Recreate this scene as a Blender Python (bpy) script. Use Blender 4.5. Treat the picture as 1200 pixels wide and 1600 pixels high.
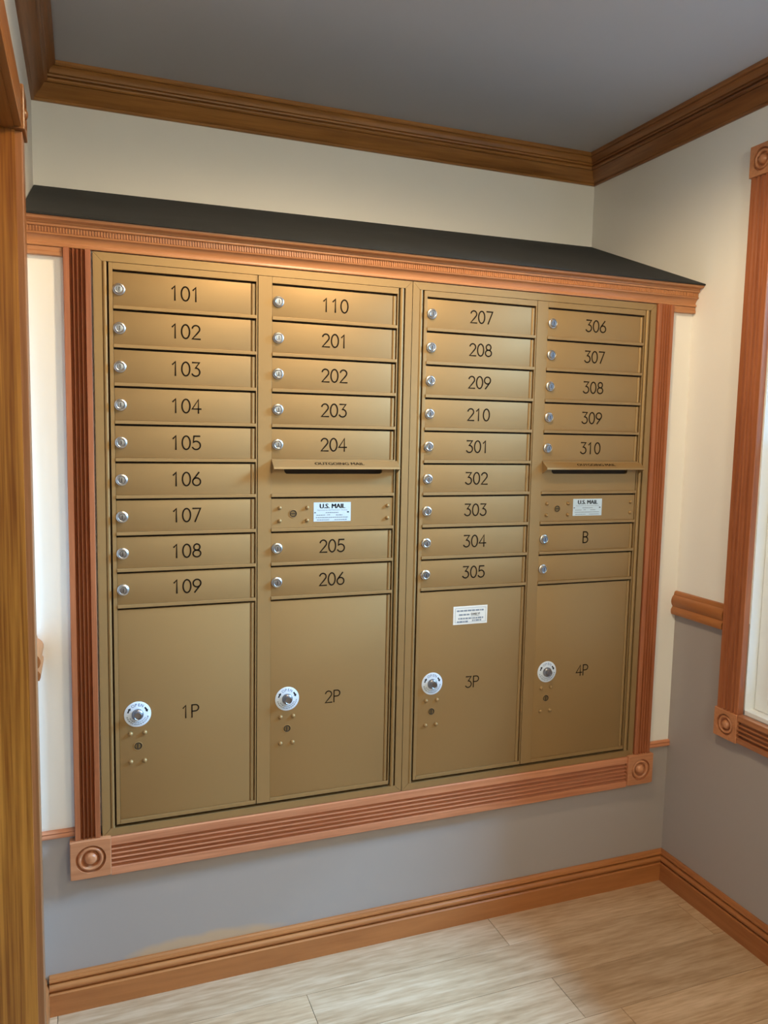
import bpy, bmesh, math, random
from mathutils import Vector, Matrix
for o in list(bpy.data.objects): bpy.data.objects.remove(o)
sc = bpy.context.scene
COL = sc.collection
random.seed(7)
PI = math.pi

# ------------------------------------------------------------------ camera
CAM = (-0.02297, -1.96981, 1.45561)
RT = Vector((0.93483846, -0.35451421, 0.01991813))
UP = Vector((0.01734355, 0.10161914, 0.99467218))
FW = Vector((0.35464949, 0.92951236, -0.10114602))
cd = bpy.data.cameras.new('camera'); cam = bpy.data.objects.new('camera', cd); COL.objects.link(cam)
cd.sensor_fit = 'HORIZONTAL'; cd.sensor_width = 36.0; cd.lens = 36.0 * 1226.58 / 1200.0
cd.clip_start = 0.02
M = Matrix((RT, UP, -FW)).transposed().to_4x4(); M.translation = CAM
cam.matrix_world = M
sc.camera = cam

# ------------------------------------------------------------------ view + world + lights
sc.view_settings.view_transform = 'Standard'; sc.view_settings.look = 'None'
sc.view_settings.gamma = 1.0; sc.view_settings.use_curve_mapping = False
sc.view_settings.exposure = 0.0
w = bpy.data.worlds.new('sky'); sc.world = w; w.use_nodes = True
bg = w.node_tree.nodes['Background']; bg.inputs[0].default_value = (0.42, 0.70, 1.0, 1); bg.inputs[1].default_value = 1.3

def lamp(name, kind, loc, target, energy, color, **kw):
    d = bpy.data.lights.new(name, kind); d.energy = energy; d.color = color
    for k, v in kw.items(): setattr(d, k, v)
    o = bpy.data.objects.new(name, d); COL.objects.link(o); o.location = loc
    o.rotation_euler = (Vector(target) - Vector(loc)).to_track_quat('-Z', 'Y').to_euler()
    return o
# daylight outside the window on the right
lamp('window_daylight', 'AREA', (3.8, -1.05, 2.75), (0.0, 0.0, 0.9), 640, (0.31, 0.63, 1.0), shape='RECTANGLE', size=0.8, size_y=0.8)
# warm ceiling lamp, and an added soft fill behind the camera
lamp('ceiling_lamp', 'SPOT', (0.70, -0.75, 2.36), (0.70, -0.60, 0.0), 48, (1.0, 0.785, 0.48), spot_size=math.radians(172), spot_blend=0.35, shadow_soft_size=0.06)
lamp('lobby_fill', 'POINT', (0.80, -2.60, 2.20), (0.80, -2.10, 0.0), 36, (0.96, 1.0, 0.78), shadow_soft_size=0.1)

# ------------------------------------------------------------------ constants of the place
XL, XR = -0.1484, 1.7460        # side walls
YB, YR = 0.016, 0.5623          # boxed-out wall carrying the mailboxes, wall above it
CEIL = 2.461
YF = -3.2
W = 0.7978                       # one mailbox unit
ZB, ZT = 0.4446, 1.8548
P = 0.0889
S = [1.7744 + 0.0445 - P * i for i in range(10)]

# ------------------------------------------------------------------ materials
def mat(name):
    m = bpy.data.materials.new(name); m.use_nodes = True
    return m, m.node_tree.nodes, m.node_tree.links, m.node_tree.nodes['Principled BSDF']
def plain(name, col, rough=0.5, metal=0.0, noise=0.0, nscale=30, bump=0.0, spec=None):
    m, n, l, b = mat(name)
    b.inputs['Base Color'].default_value = (*col, 1); b.inputs['Roughness'].default_value = rough
    b.inputs['Metallic'].default_value = metal
    if spec is not None: b.inputs['Specular IOR Level'].default_value = spec
    if noise or bump:
        tc = n.new('ShaderNodeTexCoord'); no = n.new('ShaderNodeTexNoise'); no.inputs['Scale'].default_value = nscale
        no.inputs['Detail'].default_value = 4
        l.new(tc.outputs['Object'], no.inputs['Vector'])
        if noise:
            r = n.new('ShaderNodeMapRange'); r.inputs[3].default_value = 1 - noise; r.inputs[4].default_value = 1 + noise
            l.new(no.outputs[0], r.inputs[0])
            mx = n.new('ShaderNodeVectorMath'); mx.operation = 'MULTIPLY'; mx.inputs[0].default_value = col
            l.new(r.outputs[0], mx.inputs[1]); l.new(mx.outputs[0], b.inputs['Base Color'])
        if bump:
            bp = n.new('ShaderNodeBump'); bp.inputs['Strength'].default_value = bump; bp.inputs['Distance'].default_value = 0.002
            l.new(no.outputs[0], bp.inputs['Height']); l.new(bp.outputs[0], b.inputs['Normal'])
    return m
def wood(name, dark, light, axis, rough=0.38, across=38.0, along=1.6, seed=0.0, lo=0.30, hi=0.70):
    m, n, l, b = mat(name)
    tc = n.new('ShaderNodeTexCoord'); mp = n.new('ShaderNodeMapping')
    sc3 = [across] * 3; sc3['xyz'.index(axis)] = along
    mp.inputs['Scale'].default_value = sc3; mp.inputs['Location'].default_value = (seed, seed * 1.7, seed * .6)
    l.new(tc.outputs['Object'], mp.inputs['Vector'])
    n1 = n.new('ShaderNodeTexNoise'); n1.inputs['Scale'].default_value = 1.0; n1.inputs['Detail'].default_value = 5; n1.inputs['Distortion'].default_value = 0.8
    n2 = n.new('ShaderNodeTexNoise'); n2.inputs['Scale'].default_value = 5.5; n2.inputs['Detail'].default_value = 3
    l.new(mp.outputs[0], n1.inputs['Vector']); l.new(mp.outputs[0], n2.inputs['Vector'])
    ad = n.new('ShaderNodeMix'); ad.data_type = 'FLOAT'; ad.inputs[0].default_value = 0.35
    l.new(n1.outputs[0], ad.inputs[2]); l.new(n2.outputs[0], ad.inputs[3])
    cr = n.new('ShaderNodeValToRGB'); cr.color_ramp.elements[0].position = lo; cr.color_ramp.elements[1].position = hi
    cr.color_ramp.elements[0].color = (*dark, 1); cr.color_ramp.elements[1].color = (*light, 1)
    l.new(ad.outputs[0], cr.inputs[0]); l.new(cr.outputs[0], b.inputs['Base Color'])
    b.inputs['Roughness'].default_value = rough
    bp = n.new('ShaderNodeBump'); bp.inputs['Strength'].default_value = 0.12; bp.inputs['Distance'].default_value = 0.001
    l.new(ad.outputs[0], bp.inputs['Height']); l.new(bp.outputs[0], b.inputs['Normal'])
    return m
CREAM = plain('cream wall paint', (0.83, 0.785, 0.74), 0.55, noise=0.02, nscale=6, bump=0.05)
CEILM = plain('ceiling paint', (0.50, 0.495, 0.53), 0.8, noise=0.02, nscale=5)
WHITE = plain('white vinyl', (0.80, 0.80, 0.80), 0.35)
def grey_paint():
    m = plain('grey wall paint', (0.365, 0.315, 0.295), 0.50, bump=0.05, nscale=6)
    n, l = m.node_tree.nodes, m.node_tree.links; b = n['Principled BSDF']
    # unpainted tan touch-up patch with its own ragged outline just above the back baseboard
    tc = n.new('ShaderNodeTexCoord'); sp = n.new('ShaderNodeSeparateXYZ'); l.new(tc.outputs['Object'], sp.inputs[0])
    def mth(op, a, c=None, v=None):
        k = n.new('ShaderNodeMath'); k.operation = op; k.use_clamp = False
        l.new(a, k.inputs[0])
        if c is not None: l.new(c, k.inputs[1])
        if v is not None: k.inputs[1].default_value = v
        return k.outputs[0]
    dx = mth('DIVIDE', mth('SUBTRACT', sp.outputs[0], v=0.26), v=0.20)
    dz = mth('DIVIDE', mth('SUBTRACT', sp.outputs[2], v=0.098), v=0.034)
    rr = mth('ADD', mth('POWER', dx, v=2.0), mth('POWER', dz, v=2.0))
    no = n.new('ShaderNodeTexNoise'); no.inputs['Scale'].default_value = 14; l.new(tc.outputs['Object'], no.inputs['Vector'])
    rr = mth('ADD', rr, mth('MULTIPLY', no.outputs[0], v=1.1))
    mr = n.new('ShaderNodeMapRange'); mr.inputs[1].default_value = 1.75; mr.inputs[2].default_value = 1.05
    l.new(rr, mr.inputs[0])
    mx = n.new('ShaderNodeMix'); mx.data_type = 'RGBA'; l.new(mr.outputs[0], mx.inputs[0])
    mx.inputs[6].default_value = (0.365, 0.315, 0.295, 1); mx.inputs[7].default_value = (0.50, 0.345, 0.225, 1)
    l.new(mx.outputs[2], b.inputs['Base Color'])
    return m
GREY = grey_paint()
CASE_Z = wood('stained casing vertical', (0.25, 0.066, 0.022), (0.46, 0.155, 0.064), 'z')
CASE_X = wood('stained casing lengthwise', (0.42, 0.145, 0.066), (0.66, 0.28, 0.145), 'x')  # same stain as the uprights, lightened: the bright sheen is in the colour
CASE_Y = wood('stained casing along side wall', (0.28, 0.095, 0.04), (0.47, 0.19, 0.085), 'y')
BLOCKM = wood('rosette block wood', (0.40, 0.145, 0.06), (0.60, 0.26, 0.125), 'x', seed=2.0)
CORN = wood('cornice wood', (0.37, 0.140, 0.052), (0.52, 0.235, 0.100), 'x', seed=3.1)
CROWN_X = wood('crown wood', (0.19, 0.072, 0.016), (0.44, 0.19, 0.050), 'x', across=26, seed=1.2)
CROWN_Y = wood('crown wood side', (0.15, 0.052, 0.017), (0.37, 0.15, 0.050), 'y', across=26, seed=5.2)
BASE_X = wood('baseboard wood', (0.33, 0.110, 0.030), (0.47, 0.175, 0.052), 'x', across=20, seed=.4)
BASE_Y = wood('baseboard wood side', (0.29, 0.095, 0.028), (0.42, 0.155, 0.050), 'y', across=20, seed=.9)
JAMB_Z = wood('pine jamb', (0.18, 0.048, 0.003), (0.45, 0.18, 0.026), 'z', across=42, along=0.8, seed=4.4, lo=.38, hi=.60)
DCASE = wood('doorway casing wood', (0.19, 0.068, 0.020), (0.36, 0.145, 0.055), 'z', across=40, along=1.0, seed=7.7)
JAMB_Y = wood('pine head jamb', (0.12, 0.034, 0.005), (0.30, 0.115, 0.025), 'y', across=30, along=0.9, seed=4.9)
GOLD = plain('gold metallic paint', (0.350, 0.214, 0.087), 0.52, 0.45, noise=0.03, nscale=4)
DARK = plain('dark joint and gap shade', (0.035, 0.022, 0.012), 0.8)  # dark colour for plank joints, and for shade painted into gaps and slots
INK = plain('black lettering', (0.016, 0.009, 0.004), 0.8, spec=0.1)
BLACK = plain('black ink', (0.01, 0.012, 0.02), 0.5)
BLUEINK = plain('blue ink', (0.06, 0.13, 0.33), 0.5)
GREYINK = plain('small print ink', (0.25, 0.29, 0.36), 0.5)
PAPER = plain('white paper', (0.85, 0.84, 0.82), 0.5)
PLATE = plain('pale blue label foil', (0.56, 0.67, 0.78), 0.35)
DISC = plain('white dial plate', (0.68, 0.74, 0.85), 0.35)
CHROME = plain('chrome', (0.60, 0.60, 0.61), 0.36, 1.0)
STEEL = plain('dark steel core', (0.30, 0.30, 0.33), 0.38, 1.0)
BRASS = plain('aged brass', (0.22, 0.14, 0.055), 0.45, 0.7)
ROOF = plain('black roofing felt', (0.014, 0.0145, 0.0155), 0.9, noise=0.35, nscale=9, bump=0.3)
def glass_mat():
    m, n, l, b = mat('window glass')
    tr = n.new('ShaderNodeBsdfTransparent'); tr.inputs[0].default_value = (0.95, 0.97, 0.97, 1)
    gl = n.new('ShaderNodeBsdfGlossy'); gl.inputs['Roughness'].default_value = 0.02
    mx = n.new('ShaderNodeMixShader'); mx.inputs[0].default_value = 0.06
    l.new(tr.outputs[0], mx.inputs[1]); l.new(gl.outputs[0], mx.inputs[2]); l.new(mx.outputs[0], n['Material Output'].inputs[0])
    n.remove(b)
    return m
GLASS = glass_mat()
def floor_mat():
    m, n, l, b = mat('light oak plank')
    tc = n.new('ShaderNodeTexCoord'); at = n.new('ShaderNodeAttribute'); at.attribute_name = 'tone'
    mu = n.new('ShaderNodeVectorMath'); mu.operation = 'MULTIPLY'; mu.inputs[1].default_value = (1.7, 17, 17)
    l.new(tc.outputs['Object'], mu.inputs[0])
    ad = n.new('ShaderNodeVectorMath'); ad.operation = 'ADD'; l.new(mu.outputs[0], ad.inputs[0])
    sc_ = n.new('ShaderNodeVectorMath'); sc_.operation = 'SCALE'; sc_.inputs['Scale'].default_value = 40.0
    l.new(at.outputs['Vector'], sc_.inputs[0]); l.new(sc_.outputs[0], ad.inputs[1])
    n1 = n.new('ShaderNodeTexNoise'); n1.inputs['Scale'].default_value = 1.0; n1.inputs['Detail'].default_value = 9; n1.inputs['Roughness'].default_value = 0.68; n1.inputs['Distortion'].default_value = 0.25
    n2 = n.new('ShaderNodeTexNoise'); n2.inputs['Scale'].default_value = 7; n2.inputs['Detail'].default_value = 6
    l.new(ad.outputs[0], n1.inputs['Vector']); l.new(ad.outputs[0], n2.inputs['Vector'])
    mi = n.new('ShaderNodeMix'); mi.data_type = 'FLOAT'; mi.inputs[0].default_value = .42
    l.new(n1.outputs[0], mi.inputs[2]); l.new(n2.outputs[0], mi.inputs[3])
    cr = n.new('ShaderNodeValToRGB'); e = cr.color_ramp.elements
    e[0].position = .24; e[0].color = (0.23, 0.118, 0.050, 1); e[1].position = .64; e[1].color = (0.62, 0.43, 0.285, 1)
    k = e.new(.47); k.color = (0.46, 0.292, 0.170, 1)
    l.new(mi.outputs[0], cr.inputs[0])
    mr = n.new('ShaderNodeMapRange'); mr.inputs[3].default_value = .82; mr.inputs[4].default_value = 1.10
    l.new(at.outputs['Fac'], mr.inputs[0])
    vm = n.new('ShaderNodeVectorMath'); vm.operation = 'MULTIPLY'; l.new(cr.outputs[0], vm.inputs[0]); l.new(mr.outputs[0], vm.inputs[1])
    l.new(vm.outputs[0], b.inputs['Base Color']); b.inputs['Roughness'].default_value = .36; b.inputs['Specular IOR Level'].default_value = .6
    return m
FLOORM = floor_mat()

# ------------------------------------------------------------------ helpers
def obj(name, bm, m, parent=None, smooth=0, loc=None):
    bmesh.ops.recalc_face_normals(bm, faces=bm.faces)
    me = bpy.data.meshes.new(name); bm.to_mesh(me); bm.free()
    for x in (m if isinstance(m, (list, tuple)) else [m]): me.materials.append(x)
    if smooth:
        for p in me.polygons: p.use_smooth = True
        me.set_sharp_from_angle(angle=math.radians(smooth))
    o = bpy.data.objects.new(name, me); COL.objects.link(o)
    if loc: o.location = loc
    if parent: o.parent = parent
    return o
def tag(o, label=None, cat=None, group=None, kind=None):
    if label: o['label'] = label
    if cat: o['category'] = cat
    if group: o['group'] = group
    if kind: o['kind'] = kind
    return o
def struct(name, bm, m, label, cat, **k):
    return tag(obj(name, bm, m, **k), label, cat, kind='structure')
def empty(name, loc, label, cat):
    o = bpy.data.objects.new(name, None); COL.objects.link(o); o.location = loc; o.empty_display_size = .05
    return tag(o, label, cat, kind='thing')
def box(bm, x0, x1, y0, y1, z0, z1, bev=0.0, mi=0):
    vs = [bm.verts.new(v) for v in ((x0,y0,z0),(x1,y0,z0),(x1,y1,z0),(x0,y1,z0),(x0,y0,z1),(x1,y0,z1),(x1,y1,z1),(x0,y1,z1))]
    fs = [bm.faces.new([vs[i] for i in f]) for f in ((0,1,2,3),(4,5,6,7),(0,1,5,4),(1,2,6,5),(2,3,7,6),(3,0,4,7))]
    for f in fs: f.material_index = mi
    if bev:
        es = list({e for f in fs for e in f.edges})
        bmesh.ops.bevel(bm, geom=es, offset=bev, segments=2, affect='EDGES', profile=.6)
    return bm
def quad(bm, pts, mi=0):
    f = bm.faces.new([bm.verts.new(p) for p in pts]); f.material_index = mi; return f
def extr(bm, prof, fn, t0, t1, m0=0.0, m1=0.0):
    """closed 2-D profile (a, b) swept from t0 to t1; ends mitred by m*a"""
    A = [bm.verts.new(fn(a, b, t0 + m0 * a)) for a, b in prof]
    B = [bm.verts.new(fn(a, b, t1 - m1 * a)) for a, b in prof]
    n = len(prof)
    for i in range(n): bm.faces.new((A[i], A[(i+1) % n], B[(i+1) % n], B[i]))
    bm.faces.new(A); bm.faces.new(B)
    return bm
def lathe(bm, prof, c, n=32, fn=None, mi=0):
    """prof (r, y): revolved about the -Y axis through c=(x,y,z); y measured along +Y"""
    fn = fn or (lambda x, y, z: (c[0] + x, c[1] + y, c[2] + z))
    rings = []
    for r, y in prof:
        if r < 1e-6: rings.append([bm.verts.new(fn(0, y, 0))])
        else: rings.append([bm.verts.new(fn(r*math.cos(2*PI*i/n), y, r*math.sin(2*PI*i/n))) for i in range(n)])
    for a, b in zip(rings, rings[1:]):
        for i in range(n):
            q = [a[i % len(a)], a[(i+1) % len(a)] if len(a) > 1 else None, b[(i+1) % len(b)] if len(b) > 1 else None, b[i % len(b)]]
            q = [v for v in q if v is not None]
            if len(set(q)) > 2: bm.faces.new(q).material_index = mi
    return rings
def arc(cx, cy, r, a0, a1, n=10, ry=None):
    ry = r if ry is None else ry
    return [(cx + r*math.cos(math.radians(a0+(a1-a0)*i/n)), cy + ry*math.sin(math.radians(a0+(a1-a0)*i/n))) for i in range(n+1)]
# routed single-stroke characters in a 0.6 x 1 box
G = {
 '0': [arc(.3,.5,.29,90,450,28,.5)],
 '1': [[(.10,.80),(.30,1.0),(.30,0)]],
 '2': [arc(.3,.72,.27,165,-25,14)+[(.40,.42),(.03,0),(.6,0)]],
 '3': [[(.04,1),(.54,1),(.25,.60)]+arc(.27,.30,.30,88,-150,16)],
 '4': [[(.46,0),(.46,1),(.0,.30),(.64,.30)]],
 '5': [[(.54,1),(.12,1),(.07,.54)]+arc(.28,.31,.31,125,-150,16)],
 '6': [[(.47,1.0),(.16,.60)]+arc(.3,.30,.29,150,510,24)],
 '7': [[(.02,1),(.58,1),(.18,0)]],
 '8': [arc(.3,.76,.23,-90,270,20,.24),arc(.3,.27,.29,90,450,22,.265)],
 '9': [[(.13,0),(.44,.40)]+arc(.3,.70,.29,-30,330,24)],
 'P': [[(.08,0),(.08,1),(.34,1)]+arc(.34,.745,.255,90,-90,10)+[(.08,.49)]],
 'B': [[(.08,0),(.08,1),(.32,1)]+arc(.32,.765,.235,90,-90,9)+[(.08,.53)],[(.32,.53)]+arc(.32,.265,.265,90,-90,9)+[(.08,0)]],
}
def strokes(bm, text, cx, cz, y, h, adv=None, wd=0.0036, th=0.0004):
    adv = adv or h*.77
    wch = .6*h
    x0 = cx - (adv*(len(text)-1) + wch)/2
    for k, ch in enumerate(text):
        for pl in G[ch]:
            pts = [Vector((x0 + k*adv + a*h, cz - h/2 + b*h)) for a, b in pl]
            pts = [p for i, p in enumerate(pts) if i == 0 or (p-pts[i-1]).length > 1e-6]
            closed = (pts[0]-pts[-1]).length < 1e-5
            if closed: pts = pts[:-1]
            n = len(pts); Lf, Rt = [], []
            for i, p in enumerate(pts):
                a = pts[i-1] if (i > 0 or closed) else None
                b = pts[(i+1) % n] if (i < n-1 or closed) else None
                d1 = (p-a).normalized() if a is not None else None
                d2 = (b-p).normalized() if b is not None else None
                d = d1 if d2 is None else d2 if d1 is None else (d1+d2)
                d = d.normalized() if d.length > 1e-4 else d2
                nn = Vector((-d.y, d.x)); s = 1.0
                if d1 is not None and d2 is not None: s = min(1/max(abs(nn.dot(Vector((-d1.y, d1.x)))), .5), 1.6)
                e = Vector((0, 0))
                if d1 is None: e = -d*wd*.4
                if d2 is None: e = d*wd*.4
                Lf.append(p+e+nn*wd/2*s); Rt.append(p+e-nn*wd/2*s)
            F = [(bm.verts.new((q.x, y-th, q.y)), bm.verts.new((r.x, y-th, r.y)), bm.verts.new((q.x, y, q.y)), bm.verts.new((r.x, y, r.y))) for q, r in zip(Lf, Rt)]
            for i in range(n if closed else n-1):
                a, b = F[i], F[(i+1) % n]
                bm.faces.new((a[0], b[0], b[1], a[1])); bm.faces.new((a[0], b[0], b[2], a[2])); bm.faces.new((a[1], b[1], b[3], a[3]))
    return bm
def text_into(bm, body, size, fn, width=None, bold=0.0, mi=0):
    """lettering from the built-in font, centred on the origin, placed by fn(x, y)"""
    cu = bpy.data.curves.new('t', 'FONT'); cu.body = body; cu.size = size; cu.align_x = 'CENTER'; cu.align_y = 'CENTER'; cu.offset = bold; cu.resolution_u = 3
    o = bpy.data.objects.new('t', cu); COL.objects.link(o); bpy.context.view_layer.update()
    me = bpy.data.meshes.new_from_object(o.evaluated_get(bpy.context.evaluated_depsgraph_get()))
    bpy.data.objects.remove(o); bpy.data.curves.remove(cu)
    xs = [v.co.x for v in me.vertices]; s = (width/(max(xs)-min(xs))) if width else 1.0
    vs = [bm.verts.new(fn(v.co.x*s, v.co.y)) for v in me.vertices]
    for p in me.polygons:
        try: bm.faces.new([vs[i] for i in p.vertices]).material_index = mi
        except ValueError: pass
    bpy.data.meshes.remove(me)
def marks(bm, x0, x1, z, h, y, rng, mi=0, lo=.0016, hi=.006, gap=.0012):
    x = x0
    while x < x1 - lo:
        l_ = min(rng.uniform(lo, hi), x1-x); box(bm, x, x+l_, y-.0003, y, z-h/2, z+h/2, mi=mi); x += l_ + gap
def new(): return bmesh.new()

# ------------------------------------------------------------------ room shell
bm = new(); lay = bm.faces.layers.float.new('tone')
rng = random.Random(3)
yb_ = 0.022 + .31; row = -2; joints = {0: 1.09, 1: 0.49, 2: 1.13}
while yb_ > YF - .05:
    y1, y0 = yb_, yb_ - .155
    off = joints.get(row, rng.uniform(0, 1.2)); x = off - 1.2*3
    while x < 1.9:
        a, b = max(x, -1.45), min(x+1.2, 1.95)
        if b > a + .01:
            k0 = len(bm.faces); box(bm, a+.0007, b-.0007, y0+.0006, y1-.0006, -.012, 0.0)
            bm.faces.ensure_lookup_table(); t = rng.random()
            for f in bm.faces[k0:]: f[lay] = t
        x += 1.2
    yb_ -= .155; row += 1
box(bm, -1.5, 2.0, YF-.1, .35, -.03, -.0122, mi=1)
struct('floor', bm, [FLOORM, DARK], 'light oak plank floor with a worn pale grain', 'floor')
bm = new(); box(bm, -1.5, 2.0, YF-.1, .7, CEIL, CEIL+.05)
struct('ceiling', bm, CEILM, 'plain grey painted ceiling', 'ceiling')
ZS, ZR = 0.466, 0.93             # paint change on the boxed-out wall and on the side walls
HX0, HX1, HZ0, HZ1 = 0.004, 1.591, .452, 1.849
bm = new()
box(bm, XL-.15, XR+.12, YR, YR+.06, 0, CEIL)                                    # wall above the roof
for (x0, x1, z0, z1, mi) in ((XL-.02, HX0, 0, ZS, 1), (HX0, HX1, 0, HZ0, 1), (HX1, XR+.02, 0, ZS, 1),
                             (XL-.02, HX0, ZS, 1.90, 0), (HX1, XR+.02, ZS, 1.90, 0), (HX0, HX1, HZ1, 1.90, 0)):
    box(bm, x0, x1, YB, YB+.02, z0, z1, mi=mi)
struct('wall_back', bm, [CREAM, GREY], 'back wall, cream above the roof and grey under the mailboxes', 'wall')
# right wall with the window opening
WY0, WY1, WZ0, WZ1 = -1.22, -0.284, 0.664, 2.178
bm = new(); T = .14
for (y0, y1, z0, z1, mi) in ((WY1, YR+.06, ZR, CEIL, 0), (WY1, YR+.06, 0, ZR, 1), (YF, WY0, ZR, CEIL, 0), (YF, WY0, 0, ZR, 1),
                             (WY0, WY1, WZ1, CEIL, 0), (WY0, WY1, 0, WZ0, 1)):
    box(bm, XR, XR+T, y0, y1, z0, z1, mi=mi)
struct('wall_right', bm, [CREAM, GREY], 'right wall, cream above the chair rail and grey below', 'wall')
# left wall with the doorway
DY0, DY1, DZ = -1.45, -0.20, 2.035
bm = new()
for (y0, y1, z0, z1, mi) in ((DY1+.0048, YR+.06, ZR, CEIL, 0), (DY1+.0048, YR+.06, 0, ZR, 1), (YF, DY0-.02, ZR, CEIL, 0), (YF, DY0-.02, 0, ZR, 1), (DY0-.02, DY1+.0048, DZ+.015, CEIL, 0)):
    box(bm, XL-.15, XL, y0, y1, z0, z1, mi=mi)
struct('wall_left', bm, [CREAM, GREY], 'left wall, a narrow strip above and beside the doorway casing', 'wall')
bm = new(); box(bm, -1.45, XR+T, YF-.06, YF, 0, CEIL); struct('wall_front', bm, CREAM, 'cream wall behind the viewer', 'wall')
bm = new(); box(bm, -1.5, -1.42, YF, YR, 0, CEIL); box(bm, -1.42, XL-.15, .3, .36, 0, CEIL)
struct('wall_hall', bm, CREAM, 'cream wall of the space beyond the doorway', 'wall')

# profiles (d out of the wall, z)
BASEP = [(0,0),(.0185,0),(.0185,.0560),(.0150,.0585),(.0150,.0600),(.0095,.0612),(.0095,.0625),(.0145,.0635),(.0178,.0675),(.0182,.0715),(.0160,.0765),(.0110,.0800),(.0055,.0808),(.0055,.0830),
         (.0120,.0842),(.0138,.0880),(.0125,.0915),(.0095,.0925),(.0075,.0985),(.0055,.1),(0,.1)]
def on_back(y): return lambda a, b, t: (t, y - a, b)
def on_right(a, b, t): return (XR - a, t, b)
def on_left(a, b, t): return (XL + a, t, b)
bm = new(); extr(bm, BASEP, on_back(YB), XL+.02, XR, 0, 1)
struct('baseboard_back', bm, BASE_X, 'stained wooden baseboard under the mailboxes', 'baseboard', smooth=35)
bm = new(); extr(bm, BASEP, on_right, YF, YB, 0, 1)
struct('baseboard_right', bm, BASE_Y, 'stained wooden baseboard along the right wall', 'baseboard', smooth=35)
bm = new(); extr(bm, [(a*1.1, b) for a, b in BASEP], on_left, -.128, YB-.002, 0, 0)
struct('baseboard_left', bm, BASE_Y, 'short end of baseboard beside the doorway casing', 'baseboard', smooth=35)
# crown
CR = [(0,-.092),(.0065,-.092),(.0088,-.0893),(.0088,-.0862),(.0070,-.0845),(.0105,-.0825),(.0265,-.066),(.0375,-.0515),(.0360,-.0498),(.0412,-.0495),(.0452,-.0462),(.0455,-.0422),
      (.0405,-.0385),(.0385,-.0362),(.0440,-.0355),(.0455,-.0315),(.0440,-.0295),(.0490,-.0280),(.0520,-.0205),(.0575,-.0150),(.0600,-.0138),(.0590,-.0118),(.0650,-.0112),(.0675,-.0080),(.0675,0),(0,0)]
CRW = [(a, CEIL + b) for a, b in CR]
bm = new(); extr(bm, CRW, on_back(YR), XL, XR, 1, 1)
struct('trim_1', bm, CROWN_X, 'dark stained crown moulding across the back wall', 'crown moulding', smooth=30)
bm = new(); extr(bm, CRW, on_right, YF, YR, 0, 1)
struct('trim_2', bm, CROWN_Y, 'dark stained crown moulding along the right wall', 'crown moulding', smooth=30)
bm = new(); extr(bm, CRW, on_left, YF, YR, 0, 1)
struct('trim_3', bm, CROWN_Y, 'dark stained crown moulding along the left wall', 'crown moulding', smooth=30)
# chair rail on the right wall, and its stub on the left wall
RAIL = [(0,.8935),(.0165,.8935),(.0185,.9),(.0185,.9085),(.0155,.9145),(.0125,.919),(.0165,.924),(.0190,.932),(.0190,.939),(.0165,.947),(.0120,.953),(.0095,.955),(.0095,.9575),(.0085,.962),(.0060,.9665),(0,.9685)]
bm = new(); extr(bm, RAIL, on_right, -.199, YB)
struct('trim_4', bm, BASE_Y, 'rounded wooden chair rail between back wall and window casing', 'chair rail', smooth=35)
bm = new(); extr(bm, [(a*1.35, b) for a, b in RAIL], on_left, -.125, YB)
struct('trim_5', bm, BASE_Y, 'end of the chair rail peeking past the doorway casing', 'chair rail', smooth=35)
# thin wood strips where cream meets grey beside the mailboxes
for k, (x0, x1, lab) in enumerate(((XL, -.062, 'thin wooden strip left of the mailbox frame'), (1.6585, XR, 'thin wooden strip right of the mailbox frame'))):
    bm = new(); extr(bm, [(0,.456),(.009,.456),(.010,.460),(.008,.466),(.010,.470),(.006,.475),(0,.475)], on_back(YB), x0, x1)
    struct('trim_%d' % (6+k), bm, CASE_X, lab, 'trim', smooth=30)

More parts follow.
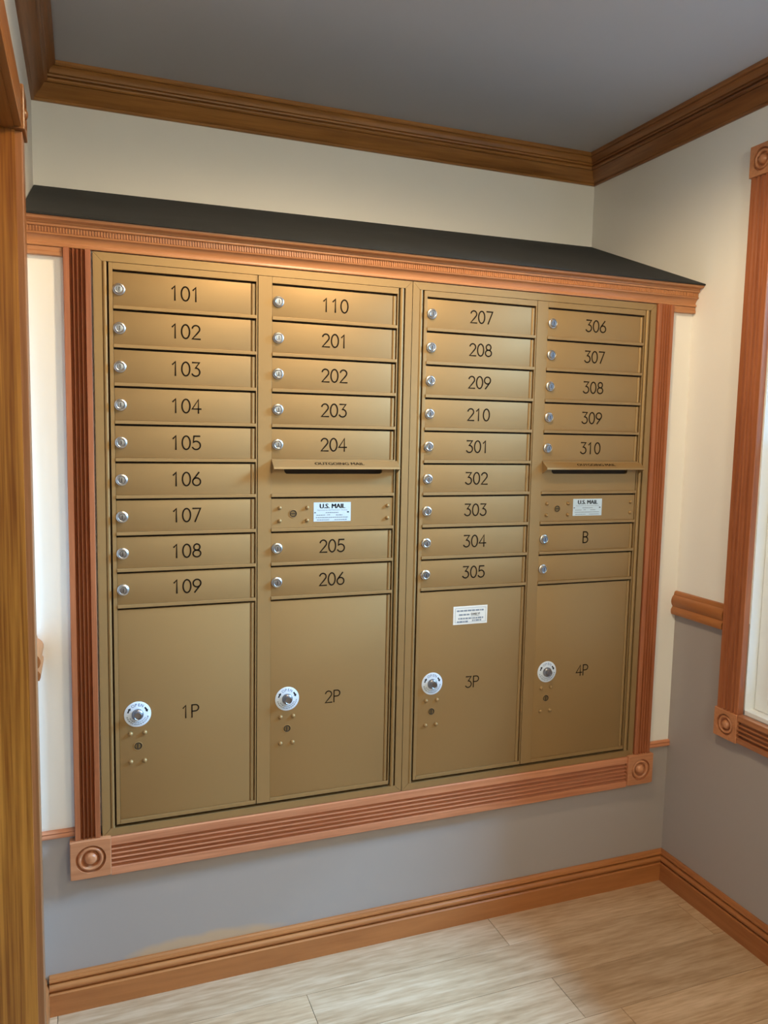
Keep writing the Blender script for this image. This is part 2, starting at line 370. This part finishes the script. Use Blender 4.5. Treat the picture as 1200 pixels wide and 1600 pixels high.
# ------------------------------------------------------------------ fluted casings and rosette blocks
def flute_prof(w0, w1, f0, f1, n, d, depth=.0120, fill=.465):
    """(w, d) polygon: back at d=0, face at d, n grooves between f0 and f1"""
    pts = [(w0, 0), (w0, d-.002), (w0+.0015, d)]
    pitch = (f1-f0)/n; r = pitch*fill
    for i in range(n):
        c = f0 + pitch*(i+.5)
        for j in range(9):
            a = PI - PI*j/8
            pts.append((c + r*math.cos(a), d - depth*math.sin(a)))
    pts += [(w1-.0015, d), (w1, d-.002), (w1, 0)]
    return pts
def rosette(bm, u0, u1, v0, v1, d, fn, R=None):
    """square block with a turned bull's-eye: fn(u, v, depth)"""
    cu, cv = (u0+u1)/2, (v0+v1)/2; hw = (u1-u0)/2; hh = (v1-v0)/2; R = R or hw*.74; n = 48
    prof = [(R, d), (R*.985, d-.0080), (R*.92, d-.0095), (R*.87, d-.0040), (R*.80, d-.0010), (R*.72, d-.0005), (R*.62, d-.0030), (R*.57, d-.0095), (R*.50, d-.0110), (R*.45, d-.0070), (R*.40, d-.0025), (R*.30, d+.0022), (R*.15, d+.0042), (0, d+.0048)]
    sq = []
    for i in range(n):
        a = 2*PI*i/n; c, s = math.cos(a), math.sin(a); k = 1/max(abs(c)/hw, abs(s)/hh); sq.append((c*k, s*k))
    S0 = [bm.verts.new(fn(cu+x, cv+y, 0)) for x, y in sq]
    S1 = [bm.verts.new(fn(cu+x, cv+y, d-.002)) for x, y in sq]
    S2 = [bm.verts.new(fn(cu+x*.97, cv+y*.97, d)) for x, y in sq]
    rings = [S0, S1, S2]
    for r, dd in prof:
        rings.append([bm.verts.new(fn(cu, cv, dd))] if r == 0 else [bm.verts.new(fn(cu+r*math.cos(2*PI*i/n), cv+r*math.sin(2*PI*i/n), dd)) for i in range(n)])
    for a, b in zip(rings, rings[1:]):
        for i in range(n):
            if len(b) == 1: bm.faces.new((a[i], a[(i+1) % n], b[0]))
            else: bm.faces.new((a[i], a[(i+1) % n], b[(i+1) % n], b[i]))
    bm.faces.new(S0)
    return bm
FB = lambda u, v, d: (u, YB - d, v)              # on the boxed-out wall
FRm = lambda u, v, d: (XR - d, u, v)             # on the right wall
FL = lambda u, v, d: (XL + d, u, v)              # on the left wall

# frame of fluted wood around the mailboxes
fr = empty('mailbox_surround', (0.8, YB, .345), 'fluted stained wood frame with bull\'s-eye corner blocks around the gold mailboxes', 'frame')
fl = (-0.8, -YB, -.345)
def sub(o, p=None): return o
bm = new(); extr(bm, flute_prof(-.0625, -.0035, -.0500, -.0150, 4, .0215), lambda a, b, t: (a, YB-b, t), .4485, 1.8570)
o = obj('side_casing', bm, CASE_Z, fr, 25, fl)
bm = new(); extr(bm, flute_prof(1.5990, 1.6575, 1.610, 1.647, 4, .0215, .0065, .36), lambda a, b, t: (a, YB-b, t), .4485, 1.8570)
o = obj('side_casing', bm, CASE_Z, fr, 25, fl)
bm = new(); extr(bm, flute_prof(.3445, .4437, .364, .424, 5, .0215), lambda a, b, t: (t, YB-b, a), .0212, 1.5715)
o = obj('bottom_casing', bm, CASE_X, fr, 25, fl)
for u0, u1 in ((-.0745, .0205), (1.5722, 1.6672)):
    bm = new(); rosette(bm, u0, u1, .3500, .4478, .0285, FB); obj('corner_block', bm, BLOCKM, fr, 30, fl)

# little roof with dentil cornice
rf = empty('mailbox_roof', (0.8, YB, 1.8385), 'black felted shed roof with a dentil wood cornice over the mailboxes', 'roof')
rl = (-0.8, -YB, -1.8385)
RX0, RX1 = XL+.002, XR-.0015
bm = new()
def roofpt(x, z0, z1):
    return [(x, -.034, 1.9178), (x, -.034, 1.9215), (x, YR-.001, z1), (x, YR-.001, z1-.016), (x, -.0, 1.9178)]
A = [bm.verts.new(v) for v in roofpt(RX0, 0, 2.138)]; B = [bm.verts.new(v) for v in roofpt(RX1, 0, 2.153)]
for i in range(5): bm.faces.new((A[i], A[(i+1) % 5], B[(i+1) % 5], B[i]))
bm.faces.new(A); bm.faces.new(B)
obj('roof_panel', bm, ROOF, rf, 0, rl)
CP = [(.0155,1.8580),(.0010,1.8580),(.0003,1.8600),(.0010,1.8640),(.0048,1.8655),(.0045,1.8690),(.0020,1.8745),(-.0030,1.8800),(-.0070,1.8820),(-.0080,1.8850),(-.0060,1.8862),
      (-.0060,1.8985),(-.0105,1.8990),(-.0120,1.9010),(-.0120,1.9040),(-.0105,1.9055),(-.0120,1.9085),(-.0180,1.9105),(-.0255,1.9110),(-.0275,1.9125),(-.0290,1.9150),(-.0290,1.9177),(.0155,1.9177)]
bm = new(); extr(bm, CP, lambda a, b, t: (t, a, b), RX0, RX1)
x = RX0 + .004
while x < RX1 - .006:
    q = [(x, -.006), (x+.0008, -.0092), (x+.0024, -.0092), (x+.0034, -.006)]
    A = [bm.verts.new((a, b, 1.8868)) for a, b in q]; B = [bm.verts.new((a, b, 1.8978)) for a, b in q]
    for i in range(3): bm.faces.new((A[i], A[i+1], B[i+1], B[i]))
    bm.faces.new(A); bm.faces.new(B)
    x += .0062
obj('cornice', bm, CORN, rf, 28, rl)
for x0, x1 in ((RX0, -.0632), (1.6582, RX1)):
    bm = new(); extr(bm, [(.0155,1.8385),(.0035,1.8385),(.0025,1.8400),(.0025,1.8465),(.0042,1.8480),(.0042,1.8575),(.0155,1.8575)], lambda a, b, t: (t, a, b), x0, x1)
    obj('frieze_strip', bm, CORN, rf, 28, rl)

# ------------------------------------------------------------------ window on the right wall
bm = new()                                   # white outer frame (jambs, sill, head)
box(bm, XR+.001, XR+T-.02, WY1-.0015, WY1-.004, WZ0, WZ1); box(bm, XR+.001, XR+T-.02, WY0, WY0+.003, WZ0, WZ1)
box(bm, XR+.001, XR+T-.02, WY0, WY1-.0015, WZ0+.0005, WZ0+.012); box(bm, XR+.001, XR+T-.02, WY0, WY1-.0015, WZ1-.004, WZ1-.0005)
win = struct('window_1', bm, WHITE, 'white framed window in the right wall with fluted wood casing', 'window')
def ring(bm, x0, x1, y0, y1, z0, z1, t, bev=0):
    box(bm, x0, x1, y0, y0+t, z0, z1, bev); box(bm, x0, x1, y1-t, y1, z0, z1, bev)
    box(bm, x0, x1, y0+t, y1-t, z0, z0+t, bev); box(bm, x0, x1, y0+t, y1-t, z1-t, z1, bev)
zm = 1.42
bm = new(); ring(bm, XR+.036, XR+.078, WY0+.0045, WY1-.005, WZ0+.0125, zm+.02, .045, .002); tag(obj('lower_sash', bm, WHITE, win), kind=None)
bm = new(); ring(bm, XR+.080, XR+.115, WY0+.0045, WY1-.005, zm-.02, WZ1-.005, .045, .002); obj('upper_sash', bm, WHITE, win)
bm = new(); box(bm, XR+.056, XR+.060, WY0+.045, WY1-.045, WZ0+.05, zm-.02); obj('pane', bm, GLASS, win)
bm = new(); box(bm, XR+.096, XR+.100, WY0+.045, WY1-.045, zm+.02, WZ1-.045); obj('pane', bm, GLASS, win)
for y0, y1 in ((-.2835, -.2035), (WY0-.080, WY0)):
    bm = new(); extr(bm, flute_prof(y0, y1, y0+.012, y1-.012, 4, .020, .0065, .34), lambda a, b, t: (XR-b, a, t), .6625, 2.1785); obj('side_casing', bm, CASE_Z, win, 25)
for z0, z1 in ((.5795, .6620), (2.179, 2.262)):
    bm = new(); extr(bm, flute_prof(z0, z1, z0+.014, z1-.016, 4, .020), lambda a, b, t: (XR-b, t, a), WY0-.0005, -.2845); obj('head_casing' if z0 > 1 else 'bottom_casing', bm, CASE_Y, win, 25)
for (u0, u1) in ((-.2840, -.1985), (WY0-.085, WY0)):
    for v0, v1 in ((.5775, .6620), (2.179, 2.2635)):
        bm = new(); rosette(bm, u0, u1, v0, v1, .024, FRm, R=.031); obj('corner_block', bm, BLOCKM, win, 30)

# ------------------------------------------------------------------ doorway casing on the left wall
bm = new(); JX = -.1416
box(bm, XL-.16, JX, DY1, DY1+.0048, 0, DZ); 
door = struct('door_1', bm, JAMB_Z, 'pine doorway jamb and casing at the left edge', 'doorway')
bm = new(); box(bm, XL-.16, JX, DY0, DY1-.0002, DZ, DZ+.015); obj('head_jamb', bm, JAMB_Y, door)
bm = new(); box(bm, XL-.16, JX, DY0-.02, DY0, 0, DZ+.015); obj('side_jamb', bm, JAMB_Z, door)
bm = new(); box(bm, XL, -.1284, DY1+.005, -.134, .055, 2.034, .0018); obj('side_casing', bm, DCASE, door)
bm = new(); box(bm, XL, -.1284, DY0-.068, DY0-.0202, .055, 2.034, .0018); obj('side_casing', bm, DCASE, door)
bm = new(); box(bm, XL, -.1310, DY1+.005, -.130, 0, .0545, .0018); obj('plinth', bm, DCASE, door)
bm = new(); box(bm, XL, -.1284, DY0, -.212, 2.036+.012, 2.112, .0018); box(bm, XL, -.1284, DY0, -.212, 2.0365, 2.0475, .0025); obj('head_casing', bm, JAMB_Y, door)
bm = new(); rosette(bm, -.211, -.125, 2.034, 2.118, .0255, FL, R=.03); obj('corner_block', bm, JAMB_Y, door, 30)

# ------------------------------------------------------------------ mailbox units
def cam_lock(parent, x, y, z, rot=0.0):
    bm = new()
    lathe(bm, [(.0140, .0), (.0140, -.0035), (.0132, -.0046), (.0116, -.0052), (.0108, -.0056), (.0102, -.0098), (.0094, -.0108), (.0086, -.0104), (.0082, -.0086)], (x, y, z), 28)
    lathe(bm, [(.0082, -.0086), (.0076, -.0086), (.0072, -.0100), (.0040, -.0103), (0, -.0103)], (x, y, z), 28, mi=1)
    box(bm, x-.0009, x+.0009, y-.0108, y-.0100, z-.0048, z+.0048, mi=2)
    o = obj('lock', bm, [CHROME, STEEL, DARK], parent, 40); tag(o, 'chrome cylinder lock')
    return o
def rivet(parent, x, y, z, r=.0058):
    bm = new(); lathe(bm, [(r, 0), (r*.99, -.0012), (r*.90, -.0032), (r*.66, -.0050), (r*.35, -.0060), (0, -.0063)], (x, y, z), 18)
    obj('rivet', bm, GOLD, parent, 60)
def keyhole(parent, x, y, z, vertical):
    bm = new()
    lathe(bm, [(.0112, 0), (.0110, -.0010), (.0096, -.0012), (.0092, -.0003)], (x, y, z), 24, mi=2)
    lathe(bm, [(.0092, -.0003), (0, -.0003)], (x, y, z), 24, mi=1)
    lathe(bm, [(.0066, -.0003), (.0064, -.0014), (0, -.0014)], (x-.0008, y, z), 20)
    if vertical: box(bm, x-.0022, x+.0004, y-.0019, y-.0012, z-.0062, z+.0062, mi=1)
    else: box(bm, x-.0068, x+.0052, y-.0019, y-.0012, z-.0012, z+.0012, mi=1)
    o = obj('keyhole', bm, [BRASS, DARK, GOLD], parent, 40); tag(o, 'small dark brass keyhole')
DR, YD = .0022, .0022           # door face depth
def bead(bm, xc, r, y, z0, z1, n=10):
    A, B = [], []
    for i in range(n+1):
        a = PI*i/n; A.append(bm.verts.new((xc - r*math.cos(a), y - r*.85*math.sin(a), z0))); B.append(bm.verts.new((xc - r*math.cos(a), y - r*.85*math.sin(a), z1)))
    for i in range(n): bm.faces.new((A[i], A[i+1], B[i+1], B[i]))
    bm.faces.new(A); bm.faces.new(B)
def door_mesh(bm, d0, R, z0, z1):
    box(bm, d0, R-.0165, YD, .010, z0, z1, .0007)
    bead(bm, R-.0105, .0048, YD+.0028, z0+.0005, z1-.0005)
    box(bm, R-.0166, R-.0045, YD+.0028, .010, z0, z1)
def build_unit(ux, label, cols, seed):
    t = empty('mailbox_unit', (ux, 0, ZB), label, 'mailbox'); t['group'] = 'gold mailbox banks'
    L0 = (0, 0, -ZB)
    def part(name, bm, m, sm=0): return obj(name, bm, m, t, sm, L0)
    # mitred outer trim with half-round beads on the inner uprights
    bm = new(); fw = .0193; g = .0004
    X0, X1 = .0009, W-.0009
    def trap(pts):
        A = [bm.verts.new((a, 0, b)) for a, b in pts]; B = [bm.verts.new((a, .0130, b)) for a, b in pts]
        for i in range(4): bm.faces.new((A[i], A[(i+1) % 4], B[(i+1) % 4], B[i]))
        bm.faces.new(A); bm.faces.new(B)
    trap([(X0, ZB+g), (X0+fw, ZB+fw+g), (X0+fw, ZT-fw-g), (X0, ZT-g)]); trap([(X1, ZB+g), (X1-fw, ZB+fw+g), (X1-fw, ZT-fw-g), (X1, ZT-g)])
    trap([(X0+g, ZB), (X1-g, ZB), (X1-fw-g, ZB+fw), (X0+fw+g, ZB+fw)]); trap([(X0+g, ZT), (X1-g, ZT), (X1-fw-g, ZT-fw), (X0+fw+g, ZT-fw)])
    bead(bm, X0+fw+.0058, .0052, .0045, ZB+fw+.0005, ZT-fw-.0005); bead(bm, X1-fw-.0085, .0062, .0055, ZB+fw+.0005, ZT-fw-.0005)
    part('trim_frame', bm, GOLD, 30)
    bm = new(); box(bm, .0065, W-.0085, .0135, .40, ZB+.010, ZT-.010); part('cabinet_body', bm, DARK)  # front coloured dark so the door gaps carry painted shade
    ZLO, ZHI = ZB+.0275, ZT-.0205
    for ci, (L, D, R, tx, lx, numbers) in enumerate(cols):
        rows = [i for i in range(9)]
        bm = new(); yF = -.0002
        box(bm, L, D, yF, .0125, ZLO, ZHI, .0006)                       # hinge-side stile
        box(bm, R-.0030, R, yF, .0125, ZLO, ZHI, .0005)
        box(bm, D+.0001, R-.0031, yF, .0125, S[0], ZHI, .0005)
        for i in range(1, 10): box(bm, D+.0003, R-.0031, -.0024, .0125, S[i]-.0005, S[i]+.0075, .0008)
        box(bm, D+.0001, R-.0031, -.0006, .0125, ZLO, ZLO+.0100, .0008)
        part('column_frame', bm, GOLD, 0)
        for i in rows:
            z1, z0 = S[i]-.0052, S[i+1]+.0078; zc = 1.7744 - P*i
            what = numbers[i]
            if what == 'OUT':
                bm = new(); a, b = D+.034, R-.036; za, zb_ = 1.3440, 1.3560
                box(bm, D+.0005, R-.0045, YD, .010, z0, za); box(bm, D+.0005, R-.0045, YD, .010, zb_, S[i]-.001)
                box(bm, D+.0005, a, YD, .010, za, zb_); box(bm, b, R-.0045, YD, .010, za, zb_)
                box(bm, a, b, .0101, .0125, za-.002, zb_+.002, mi=1)
                # rounded lower corners of the slot
                for sx, x0 in ((1, a), (-1, b)):
                    r = .009; cs = [(x0, za)] + [(x0 + sx*(r - r*math.sin(k*PI/12)), za + r - r*math.cos(k*PI/12)) for k in range(7)]
                    A = [bm.verts.new((p_, YD, q_)) for p_, q_ in cs]; B = [bm.verts.new((p_, .010, q_)) for p_, q_ in cs]
                    for k in range(len(cs)): bm.faces.new((A[k], A[(k+1) % len(cs)], B[(k+1) % len(cs)], B[k]))
                    bm.faces.new(A); bm.faces.new(B)
                pn = part('outgoing_slot_panel', bm, [GOLD, DARK])
                bm = new(); hx0, hx1 = D, R+.004
                pr = [(-.0026,1.3790),(-.0275,1.3630),(-.0284,1.3580),(-.0266,1.3578),(-.0257,1.3615),(-.0026,1.3762)]
                extr(bm, pr, lambda a_, b_, t_: (t_, a_, b_), hx0, hx1)
                for xx in (hx0, hx1-.0012):
                    A = [bm.verts.new((xx, a_, b_)) for a_, b_ in ((-.0026,1.376),(-.0257,1.3615),(-.0264,1.3580),(-.0026,1.3450))]
                    B = [bm.verts.new((xx+.0012, a_, b_)) for a_, b_ in ((-.0026,1.376),(-.0257,1.3615),(-.0264,1.3580),(-.0026,1.3450))]
                    for k in range(4): bm.faces.new((A[k], A[(k+1) % 4], B[(k+1) % 4], B[k]))
                    bm.faces.new(A); bm.faces.new(B)
                obj('hood', bm, GOLD, pn, 30)
                bm = new(); sl = Vector((-.0275+.0026, 1.3630-1.3790)); sl.normalize(); nn = (sl[1], -sl[0])
                cxy = (-.01505-.0002, 1.3710+.0003)
                for dx in (-.0004, 0, .0004): text_into(bm, 'OUTGOING MAIL', .0160, lambda a_, b_: (tx + .012 + dx + a_, cxy[0] - sl[0]*b_, cxy[1] - sl[1]*b_), width=.134)
                tag(obj('lettering', bm, INK, pn), 'black OUTGOING MAIL lettering')
                continue
            if what == 'MASTER':
                bm = new(); box(bm, D+.0006, R-.0045, YD, .010, z0, z1, .0007); pn = part('master_lock_panel', bm, GOLD)
                keyhole(pn, lx+.0425, YD, 1.2412, False)
                for rx, rz in ((lx+.0065,1.2565),(lx+.0065,1.2230),(lx+.0795,1.2565),(lx+.0795,1.2230),(R-.0195,1.2585),(R-.0195,1.2255)): rivet(pn, rx, YD, rz, .0052)
                bm = new(); px0, px1, pz0, pz1 = tx-.0520, tx+.0500, 1.2190, 1.2695
                box(bm, px0, px1, YD-.0006, YD, pz0, pz1, .0); 
                tag(obj('label_plate', bm, PLATE, pn), 'pale blue U.S. MAIL label')
                bm = new(); yy = YD-.0008; cx = (px0+px1)/2
                for dx in (-.0008, -.0004, 0, .0004, .0008): text_into(bm, 'U.S. MAIL', .0170, lambda a_, b_: (cx + dx + a_, yy, 1.2590 + b_), width=.069)
                text_into(bm, 'Approved by the Postmaster General', .0050, lambda a_, b_: (cx + a_, yy, 1.2492 + b_), width=.082, mi=1)
                rr = random.Random(seed)
                marks(bm, cx-.018, cx+.018, 1.2425, .0020, yy, rr, 1); marks(bm, px0+.008, cx-.020, 1.2360, .0020, yy, rr, 1); marks(bm, cx-.014, cx-.006, 1.2365, .0020, yy, rr, 1)
                marks(bm, cx+.010, cx+.028, 1.2360, .0022, yy, rr, 1); marks(bm, px0+.006, px1-.008, 1.2298, .0020, yy, rr, 1); marks(bm, px0+.009, cx-.006, 1.2235, .0020, yy, rr, 1); marks(bm, cx+.006, px1-.010, 1.2235, .0020, yy, rr, 1)
                box(bm, px0+.002, px0+.006, yy-.0003, yy, 1.2415, 1.2438, mi=0); box(bm, px1-.010, px1-.005, yy-.0003, yy, 1.2420, 1.2448, mi=0)
                obj('label_print', bm, [BLACK, GREYINK], pn)
                continue
            bm = new(); door_mesh(bm, D+.0006, R, z0, z1)
            d = part('mailbox_door', bm, GOLD, 30)
            cam_lock(d, lx, YD, zc)
            if what:
                bm = new(); strokes(bm, what, tx if len(what) > 1 else tx-.004, zc+.0015, YD-.0001, .0325, .0245)
                tag(obj('number', bm, INK, d), 'dark engraved number %s' % what if len(what) > 1 else 'dark engraved letter %s' % what)
        # parcel locker
        bm = new(); door_mesh(bm, D+.0006 if ci == 0 else D-.0006+.0012, R, ZLO+.0103, S[9]-.0055)
        d = part('parcel_door', bm, GOLD, 30)
        px, pz = lx+.0300, .7490
        bm = new(); lathe(bm, [(.0322, 0), (.0322, -.0010), (.0315, -.0014), (0, -.0014)], (px, YD, pz), 40)
        tag(obj('dial_plate', bm, DISC, d, 40), 'round white OPEN plate')
        bm = new(); yy = YD-.0016
        for k, ch in enumerate('OPEN'):
            a = math.radians(27 - 18*k); rad = .0238
            text_into(bm, ch, .0105, lambda u, v, a=a: (px - (rad+v)*math.sin(a) + u*math.cos(a), yy, pz + (rad+v)*math.cos(a) + u*math.sin(a)), bold=0)
        for sgn in (1, -1):                                           # the two black arrows
            a0 = math.radians(62)*sgn
            pts = [(-.0065,-.0020),(.0015,-.0020),(.0015,-.0042),(.0075,0),(.0015,.0042),(.0015,.0020),(-.0065,.0020)]
            dirn = -1
            f = []
            for u, v in pts:
                rad = .0238 + v; an = a0 + dirn*u/.0238
                f.append(bm.verts.new((px - rad*math.sin(an), yy, pz + rad*math.cos(an))))
            bm.faces.new(f).material_index = 1
        rr = random.Random(seed+ci)
        for rad, h, a_0, a_1 in ((.0255, .0030, 100, 260), (.0205, .0024, 115, 245)):    # small print around the lower rim
            a = a_0
            while a < a_1:
                da = rr.uniform(4, 11); pts = []
                for q in (0, .5, 1): pts.append((rad-h/2, a+da*q))
                for q in (1, .5, 0): pts.append((rad+h/2, a+da*q))
                bm.faces.new([bm.verts.new((px - r_*math.sin(math.radians(g_)), yy, pz + r_*math.cos(math.radians(g_)))) for r_, g_ in pts]).material_index = 2
                a += da + 4
        obj('dial_print', bm, [BLUEINK, BLACK, GREYINK], d)
        bm = new(); lathe(bm, [(.0140, -.0014), (.0140, -.006), (.0128, -.0085), (.0105, -.010), (.0098, -.0165), (.0088, -.0180), (.0078, -.0172), (.0076, -.0150), (0, -.0150)], (px, YD, pz), 28)
        tag(obj('knob', bm, STEEL, d, 40), 'dark chrome turning knob')
        keyhole(d, lx+.0305, YD, .6672, True)
        for rx, rz in ((.0125,.7005),(.0465,.7005),(.0125,.6285),(.0455,.6285)): rivet(d, lx+rx, YD, rz)
        bm = new(); strokes(bm, numbers[9], tx+.0065, .7425, YD-.0001, .0320, .0225, wd=.0030); tag(obj('number', bm, INK, d), 'dark engraved %s' % numbers[9])
        if numbers[9] == '3P':
            bm = new(); sx0, sx1, sz0, sz1 = .1482, .2566, .9140, .9668
            box(bm, sx0, sx1, YD-.0005, YD, sz0, sz1); tag(obj('sticker', bm, PAPER, d), 'white paper sticker with faint print')
            bm = new(); yy = YD-.0007; cx = (sx0+sx1)/2; rr = random.Random(5)
            ti = .0007; a, b, c, e = sx0+.006, sx1-.005, sz0+.005, sz1-.005
            for q in ((a, b, e-ti, e), (a, b, c, c+ti), (a, a+ti, c, e), (b-ti, b, c, e)): box(bm, q[0], q[1], yy-.0002, yy, q[2], q[3], mi=1)
            for q in ((a+.005, b-.004, .9535), (a+.012, cx-.003, .9420), (a+.010, b-.008, .9310), (a+.007, cx-.004, .9220), (cx+.006, b-.010, .9240)): marks(bm, q[0], q[1], q[2], .0046, yy, rr, 1, .003, .012, .002)
            for dx in (-.0004, 0, .0004): text_into(bm, 'DAILY!', .0090, lambda u, v: (cx + .016 + dx + u, yy, .9425 + v), width=.028)
            box(bm, cx+.002, cx+.028, yy-.0002, yy, .9370, .9377)
            obj('sticker_print', bm, [BLACK, GREYINK], d)
    return t
# columns: left edge, door edge, right edge, number centre, lock centre, contents top to bottom + parcel locker
colA = (.0345, .0435, .3825); colB = (.3845, .4195, .7580)
build_unit(0.0, 'left gold mailbox bank with doors 101 to 206 and lockers 1P and 2P', [
    (*colA, .2085, .0574, ['101','102','103','104','105','106','107','108','109','1P']),
    (*colB, .5845, .4354, ['110','201','202','203','204','OUT','MASTER','205','206','2P'])], 11)
build_unit(W, 'right gold mailbox bank with doors 207 to 310 and lockers 3P and 4P', [
    (*colA, .2085, .0574, ['207','208','209','210','301','302','303','304','305','3P']),
    (*colB, .5845, .4354, ['306','307','308','309','310','OUT','MASTER','B','','4P'])], 23)
